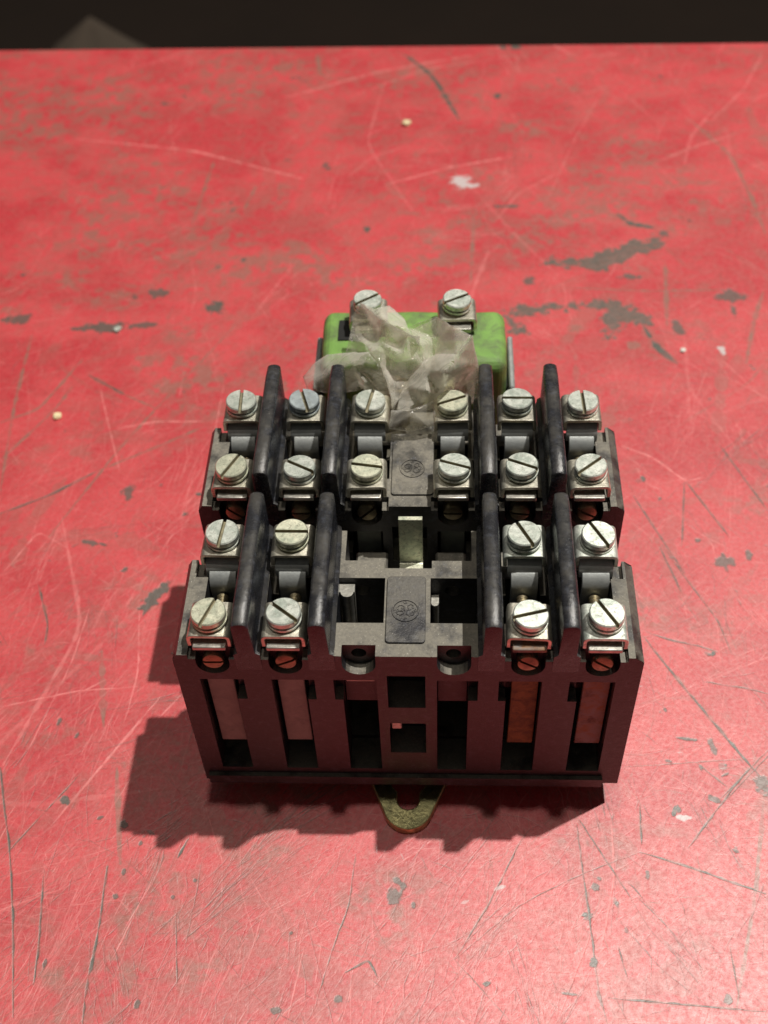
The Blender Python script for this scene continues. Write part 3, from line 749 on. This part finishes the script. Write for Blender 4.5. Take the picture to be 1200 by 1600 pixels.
    # terminals
    for i, xc in enumerate(XC):
        if not (full or i in (0, 1, 4, 5)): continue
        for row, ly in ((0, 4.6), (1, 22.75)):
            ang, kind, lab = screws[row][i]
            tx, ty = random.uniform(-.05, .05), random.uniform(-.05, .05)
            jx, jy = random.uniform(-.25, .25), random.uniform(-.2, .2)
            inst(SCREW[kind], (xc+jx, oy+ly-.25+jy, 57.55+random.uniform(-.2, .2)), (tx, ty, math.radians(ang)), root, lab)
            inst(SADDLE_Y if random.random() < .35 else SADDLE, (xc+jx*.3, oy+ly, 54.95), (tx*.4, ty*.4, random.uniform(-.03, .03)), root)
            if row == 0:
                rusty = (not full) and i == 4
                inst(PLATE_R if rusty else PLATE, (xc, oy+ly, 53.05), (0, 0, 0), root, 'rusty wire plate' if rusty else None)
            else:
                inst(STRAP, (xc, oy+ly, 52.7), (0, 0, 0), root)
        q = inst(BRASS, (xc, oy+.25, 47.9), (random.uniform(-.12, -.06), math.radians(brass_rot[i]), random.uniform(-.03, .03)), root); q.rotation_mode = 'YXZ'
        kind = strips[i]
        bm = bmesh.new(); lo = 18.4+random.uniform(-.2, .2)
        box(bm, xc-2.45, xc+2.45, oy+2.0, oy+2.9, lo, 47.0 if False else 43.5)
        obj('contact_strip', bm, M[kind], root, bevel=.12, label={'rust': 'rusty orange contact strip', 'rustp': 'contact strip with patchy rust'}.get(kind))
    return root

Z, Yl, Bl = 'zinc', 'zinc_y', 'zinc_b'
front = {0: [(70, Yl, 'bright screw with yellowish diagonal slot'), (-40, Z, None), None, None, (17, Z, None), (-60, Z, 'screw with chewed dark slot')],
         1: [(85, Z, None), (0, Yl, None), None, None, (-64, Z, None), (-61, Z, None)]}
rear = {0: [(62, Yl, None), (-30, Z, None), (-9, Yl, None), (-18, Z, None), (-26, Z, None), (40, Z, None)],
        1: [(-88, Z, None), (-73, Bl, 'bluish grey screw'), (80, Z, None), (21, Yl, None), (1, Z, None), (-88, Z, None)]}
t1 = tier(0.0, False, front, [0, -28, 0, 0, 32, 35], ['tan', 'tan', None, None, 'rust', 'rustp'], 'front terminal block with the two middle terminals missing')
t2 = tier(PITCH, True, rear, [40, 0, -45, 0, 10, 30], ['tan']*6, 'rear terminal block with all six terminals fitted')

# metal bits glimpsed inside the empty bays of the front block
bm = bmesh.new(); prism(bm, [(-12.65, 17.2), (-12.65, 15.3)]+arc(-11.25, 15.4, 1.2, 180, 360, 10)+[(-9.85, 15.3), (-9.85, 17.2)], 'z', 31.2, 48.8); obj('contact_spring', bm, M['plate'], t1, sm=40)
bm = bmesh.new(); cyl(bm, (-11.2, 3.0, 40.6), (1, 0, 0), 1.5, 5.4, 20); obj('pivot_pin', bm, M['plate'], t1, sm=40, bevel=.15)
bm = bmesh.new(); cyl(bm, (5.6, 3.4, 40.8), (1, 0, 0), 1.5, 5.2, 20); obj('pivot_pin', bm, M['plastic'], t1, sm=40, bevel=.15)
bm = bmesh.new(); box(bm, -3.4, -1.4, 2.2, 3.0, 22.5, 27.9); obj('latch_plate', bm, M['zinc'], t1, bevel=.2)
bm = bmesh.new(); prism(bm, [(4.3, 17.2), (4.3, 15.3)]+arc(5.0, 15.3, .7, 180, 360, 8)+[(5.7, 17.2)], 'z', 31.2, 45.6); obj('contact_spring', bm, M['plate'], t1, sm=40)
# armature strap between the two blocks
bm = bmesh.new(); prism(bm, ribbon([(26.2, 38.9), (29.6, 38.9)]+arc(29.6, 39.9, 1.0, -90, 0, 4)+[(30.6, 41), (30.6, 52)], .9), 'x', -2.05, 2.5)
obj('armature_strap', bm, M['zinc_y'], relay, bevel=.1, sm=40)
# chassis between and under the blocks
bm = bmesh.new(); box(bm, -27, 27, 20.5, 62, 6.5, 26); box(bm, -11, -4.6, 24.5, 34.8, 26.05, 37); box(bm, 5.0, 11, 24.5, 34.8, 26.05, 37)
obj('chassis', bm, M['plastic'], relay, bevel=.4)
# steel mounting plate with keyhole tab
bm = bmesh.new(); cxm = -.5
outl = [(-36, 4.0), (-9.3, 4.0), (-8.3, 2.2)] + arc(cxm, -3.6, 5.0, 200, 340, 16) + [(7.4, 2.2), (8.4, 4.0), (33, 4.0), (33, 92), (-36, 92)]
prism(bm, outl, 'z', .02, 2.1)
plate = obj('mounting_plate', bm, M['gold'], relay)
cut = bmesh.new(); prism(cut, arc(cxm, 3.2, 4.0, -56, 236, 26)+[(cxm-2.2, -1.4)]+arc(cxm, -2.0, 2.2, 180, 360, 12), 'z', -3, 6)
boolean(plate, cut)
b = plate.modifiers.new('bevel', 'BEVEL'); b.width = .25*MM; b.segments = 2; b.limit_method = 'ANGLE'
plate.data.materials.clear(); plate.data.materials.append(M['gold']); smooth(plate.data, 40)
for x, y in ((-32, 9), (29, 9), (-32, 50), (29, 50), (-12, 85), (12, 85)):
    bm = bmesh.new(); box(bm, x-3, x+3, y-4, y+4, 2.1, 6.4 if y < 80 else 8.2); obj('foot', bm, M['plastic'], relay, bevel=.4)

# coil
coil = empty('coil', (0, 83, 6), relay); coil['label'] = 'green wrapped coil with two screw terminals'
bm = bmesh.new(); r = 3.2; x0, x1, y0, y1 = -20.3, 20.3, 74.8, 93.4
vs = box(bm, x0, x1, y0, y1, 21, 51.6)
o = obj('coil_winding', bm, M['green'], coil); o.modifiers.new('b', 'BEVEL'); mb = o.modifiers['b']; mb.width = 2.6*MM; mb.segments = 5; mb.limit_method = 'NONE'
for p in o.data.polygons: p.use_smooth = True
tx = bpy.data.textures.new('lump', 'CLOUDS'); tx.noise_scale = .012
sb = o.modifiers.new('s', 'SUBSURF'); sb.levels = 3; sb.render_levels = 3; sb.subdivision_type = 'SIMPLE'
dm = o.modifiers.new('d', 'DISPLACE'); dm.texture = tx; dm.strength = .0009; dm.texture_coords = 'LOCAL'
bm = bmesh.new()
box(bm, 21.0, 22.2, 75, 92, 8, 44.5); box(bm, -22.2, -21.0, 75, 92, 8, 44.5); box(bm, -20.9, 20.9, 76, 91, 8, 9.2)
box(bm, -20.9, -20.2, 80, 88, 12, 40); box(bm, 20.2, 20.9, 80, 88, 12, 40)
obj('coil_frame', bm, M['strap'], coil, bevel=.3)
bm = bmesh.new(); cyl(bm, (21.6, 84.5, 40.6), (1, 0, 0), 1.4, .9, 16); obj('hole_dark_disc', bm, M['plastic'], coil)  # hole's inner shade put in as a black disc on the frame
for x, ang in ((-9.9, 37), (9.5, 31)):
    bm = bmesh.new(); box(bm, x-3.3, x+3.3, 83.6, 91.6, 48, 53.2); obj('terminal_base', bm, M['plastic'], coil, bevel=.3)
    s = inst(SADDLE, (x, 87.3, 56.3), (.04, 0, .04), coil); s.scale = (1.08, .9, 1.05)
    s = inst(PLATE, (x, 86.7, 54.7), (.03, 0, .02), coil); s.scale = (1.0, .88, 1.2)
    bm = bmesh.new(); box(bm, x-3.9, x+3.9, 84.2, 90.6, 52.3, 53.1); obj('terminal_lug', bm, M['plate'], coil, bevel=.2)
    inst(SCREW['zinc'], (x, 87.4, 59.2), (.06, .03, math.radians(ang)), coil)
bm = bmesh.new(); box(bm, -16.6, -13.2, 82.3, 88.9, 51.0, 51.9); obj('slot_dark_block', bm, simple('opening_dark_paint', (.01, .01, .01), .8), coil)  # solid black block in place of an opening; its shade is plain colour
# brass core screw seen through the film
bm = bmesh.new(); cyl(bm, (-3.3, 70.5, 38), (0, 0, 1), 2.6, 11.5, 24); cyl(bm, (-3.3, 70.5, 49.5), (0, 0, 1), 1.6, 2.2, 20, .7)
obj('core_screw', bm, M['brass'], coil, sm=40, bevel=.2)
bm = bmesh.new(); box(bm, -14, 14, 63.6, 74.5, 22, 38.5); obj('coil_bridge', bm, M['plastic'], coil, bevel=.4)

# prototypes are no longer needed
for o in list(SCREW.values())+[SADDLE, SADDLE_Y, PLATE, PLATE_R, STRAP, BRASS]: bpy.data.objects.remove(o)

# ---------------------------------------------------------------- crumpled clear plastic film
E2 = Vector((0, .766, .643)); NN = Vector((0, -.643, .766))
FA = [(-10.7, 77.5, 66.0), (-6.0, 71.2, 67.0), (-0.7, 67.7, 66.0), (1.8, 65.6, 67.0), (1.6, 68.3, 62.0), (3.1, 66.2, 58.0), (-0.0, 64.7, 56.0), (-2.7, 60.7, 54.0), (-3.9, 58.0, 54.0), (-4.3, 60.3, 56.0), (-6.0, 64.0, 60.0), (-8.4, 67.2, 61.0), (-9.2, 70.6, 60.0), (-11.6, 73.6, 60.0), (-12.4, 76.3, 62.0)]
FIA = [(-6.1, 69.5, 62.0), (-5.0, 65.9, 57.5), (-1.4, 64.3, 63.0), (-8.7, 75.4, 61.0), (-3.1, 63.0, 56.0), (-3.6, 71.8, 60.0)]
FE = [(-10.9, 79.7, 64.0), (-8.1, 80.2, 62.0), (-4.9, 81.4, 62.0), (-1.7, 78.3, 61.0), (-0.7, 73.8, 62.0), (-0.0, 71.2, 62.0), (-6.3, 73.6, 60.0)]
FIE = [(-5.5, 74.2, 63.5)]
FB = [(-0.7, 74.4, 62.0), (5.0, 74.1, 65.0), (8.7, 68.7, 67.0), (12.1, 65.9, 67.0), (9.1, 62.6, 65.0), (6.1, 62.0, 63.0), (3.1, 65.6, 58.0), (1.6, 68.3, 62.0)]
FIB = [(5.3, 73.5, 60.0), (4.6, 69.9, 58.0)]
FC = [(12.3, 65.9, 67.0), (13.7, 68.1, 57.0), (13.9, 68.2, 49.0), (12.9, 67.1, 47.0), (3.8, 62.1, 50.0), (-0.7, 56.6, 55.0), (-3.0, 58.0, 54.0), (-2.6, 60.2, 54.5), (-1.5, 63.0, 56.0), (1.2, 66.0, 59.0), (5.0, 66.0, 62.0), (9.1, 61.4, 66.0)]
FIC = [(6.9, 56.0, 66.0), (10.6, 62.6, 62.0), (5.4, 60.8, 56.0), (10.8, 67.3, 52.0), (3.2, 56.0, 61.0), (1.6, 58.6, 56.0), (3.1, 62.0, 60.0)]
FD = [(-4.1, 56.9, 55.0), (0.2, 55.1, 57.0), (4.6, 57.5, 57.0), (5.0, 54.6, 53.0), (0.1, 53.3, 52.5), (-4.4, 53.6, 53.0)]
FID = [(0.2, 53.2, 56.0)]
FG = [(-11.7, 81.8, 62.0), (-12.8, 79.9, 59.0), (-14.2, 73.2, 56.0), (-6.6, 66.1, 51.0), (-4.1, 60.5, 51.5), (5.4, 62.1, 50.0), (12.9, 68.5, 46.0), (13.9, 71.4, 54.0), (12.3, 71.1, 62.0), (4.9, 79.5, 60.0), (-0.2, 77.1, 59.0), (-5.7, 79.6, 60.0)]
FIG = [(-2.4, 69.9, 57.0), (5.4, 69.9, 57.0), (9.9, 66.5, 61.0)]
FF = [(-23.1, 69.2, 53.0), (-20.1, 70.6, 56.0), (-17.8, 71.5, 57.0), (-13.9, 68.6, 60.0), (-8.7, 66.6, 62.0), (-6.0, 62.9, 61.0), (-4.6, 64.5, 52.0), (-6.5, 66.0, 49.0), (-10.4, 67.3, 51.0), (-14.3, 66.2, 51.0), (-18.0, 64.1, 53.0), (-22.1, 66.0, 52.5)]
FIF = [(-15.7, 64.9, 58.5), (-11.7, 63.8, 61.0), (-9.8, 61.8, 58.0), (-7.3, 64.2, 56.0), (-18.6, 65.4, 56.0)]
def sheet(bm, poly, inner, seed, crumple=1.0):
    rg = random.Random(seed); nr = np.random.default_rng(seed)
    P = [(p[0], Vector(p).dot(E2), Vector(p).dot(NN)) for p in poly]
    # densify and roughen outline
    out = []
    for i in range(len(P)):
        a, b = P[i], P[(i+1) % len(P)]; n = max(1, int(math.hypot(a[0]-b[0], a[1]-b[1])/1.0))
        for k in range(n):
            t = k/n; j = .13 if k else 0
            out.append((a[0]+(b[0]-a[0])*t+rg.uniform(-j, j), a[1]+(b[1]-a[1])*t+rg.uniform(-j, j)))
    key = P+[(q[0], Vector(q).dot(E2), Vector(q).dot(NN)) for q in inner]
    kd = delaunay_2d_cdt([Vector(q[:2]) for q in key], [(i, (i+1) % len(P)) for i in range(len(P))], [], 0, 1e-5)
    tris = [[(kd[0][i].x, kd[0][i].y, key[kd[3][i][0]][2] if kd[3][i] else 0.0) for i in f[:3]] for f in kd[2]]
    def height(x, y):
        best = None
        for (ax_, ay_, ah), (bx_, by_, bh), (cx_, cy_, ch) in tris:
            d = (by_-cy_)*(ax_-cx_)+(cx_-bx_)*(ay_-cy_)
            if abs(d) < 1e-9: continue
            u = ((by_-cy_)*(x-cx_)+(cx_-bx_)*(y-cy_))/d; v = ((cy_-ay_)*(x-cx_)+(ax_-cx_)*(y-cy_))/d; w_ = 1-u-v
            m_ = min(u, v, w_)
            if best is None or m_ > best[0]: best = (m_, u*ah+v*bh+w_*ch)
            if m_ >= 0: break
        return best[1]
    xs = [q[0] for q in out]; ys = [q[1] for q in out]
    def inside(x, y):
        c = False; n = len(out)
        for i in range(n):
            x1, y1 = out[i]; x2, y2 = out[(i+1) % n]
            if (y1 > y) != (y2 > y) and x < (x2-x1)*(y-y1)/(y2-y1)+x1: c = not c
        return c
    pts = [Vector(q) for q in out]; st = .55; y = min(ys)
    while y < max(ys):
        x = min(xs)
        while x < max(xs):
            q = (x+rg.uniform(-.2, .2), y+rg.uniform(-.2, .2))
            if inside(*q) and min((q[0]-a)**2+(q[1]-b)**2 for a, b in out) > .12: pts.append(Vector(q))
            x += st
        y += st
    n0 = len(out)
    r = delaunay_2d_cdt(pts, [(i, (i+1) % n0) for i in range(n0)], [list(range(n0))], 1, 1e-5)
    folds = [(nr.uniform(0, math.pi), nr.uniform(3, 8), nr.uniform(0, 10), nr.uniform(.06, .2)) for _ in range(4)]
    # crease centres: cells with random tilts give flat facets between sharp creases
    cx = [(nr.uniform(min(xs), max(xs)), nr.uniform(min(ys), max(ys)), nr.normal(0, .30), nr.normal(0, .30), nr.normal(0, .3)) for _ in range(int(12+(max(xs)-min(xs))*(max(ys)-min(ys))/9))]
    V = []
    for q in r[0]:
        x, y = q[0], q[1]
        h_ = sum(height(x+dx, y+dy) for dx, dy in ((0, 0), (.35, 0), (-.35, 0), (0, .35), (0, -.35)))/5
        for th, wl, ph, am in folds:
            s = (x*math.cos(th)+y*math.sin(th)+ph+.5*math.sin(y*.5+ph))/wl; h_ += crumple*am*wl*.16*(abs((s % 1)-.5)*2-.5)
        h_ += crumple*max(c[4]+(x-c[0])*c[2]+(y-c[1])*c[3] - .02*((x-c[0])**2+(y-c[1])**2) for c in cx)*.16
        V.append(bm.verts.new(Vector((x, 0, 0))+E2*y+NN*h_))
    for f in r[2]:
        try: bm.faces.new([V[i] for i in f])
        except ValueError: pass
bm = bmesh.new()
for i, (poly, inner) in enumerate(((FA, FIA), (FB, FIB), (FC, FIC), (FD, FID), (FE, FIE), (FF, FIF), (FG, FIG))): sheet(bm, poly, inner, 20+i, .5 if i == 6 else 1.0)
film = obj('plastic_film', bm, M['film'], None, sm=50, solid=.03)
tag(film, 'crumpled torn piece of clear plastic film lying between the rear terminals and the green coil', 'plastic film')

# ---------------------------------------------------------------- small crumbs on the bench
def crumb(name, x, y, s, mat, label, cat, seed, flat=.5, group=None):
    rg = random.Random(seed); bm = bmesh.new(); bmesh.ops.create_icosphere(bm, subdivisions=2, radius=s)
    for v in bm.verts: v.co *= rg.uniform(.75, 1.15); v.co.z *= flat
    mz = min(v.co.z for v in bm.verts)
    for v in bm.verts: v.co += Vector((x, y, -mz*.9))
    o = obj(name, bm, mat, None, sm=25); tag(o, label, cat, group); return o
pale = simple('pale_yellow_crumb', (.80, .70, .42), .5)
crumb('crumb', -6.0, 254.4, 1.5, pale, 'pale yellow crumb near the far edge of the red bench, above the green coil', 'crumb', 3, .6)
crumb('crumb', -97.4, 111.3, 1.25, pale, 'pale yellow crumb at the left edge of the bench, level with the rear screws', 'crumb', 5, .5)
crumb('glare_fleck', -87.6, 147.4, 1.3, M['zinc'], 'small shape added for a glare sliver on the dark scrape at the upper left of the bench', 'glint', 8, .35)  # solid fleck added to stand for glare on a bump in the paint
crumb('crumb', 73.0, 137.0, .9, simple('white_crumb', (.7, .68, .62), .5), 'tiny whitish speck on the bench right of the green coil', 'crumb', 9, .5)
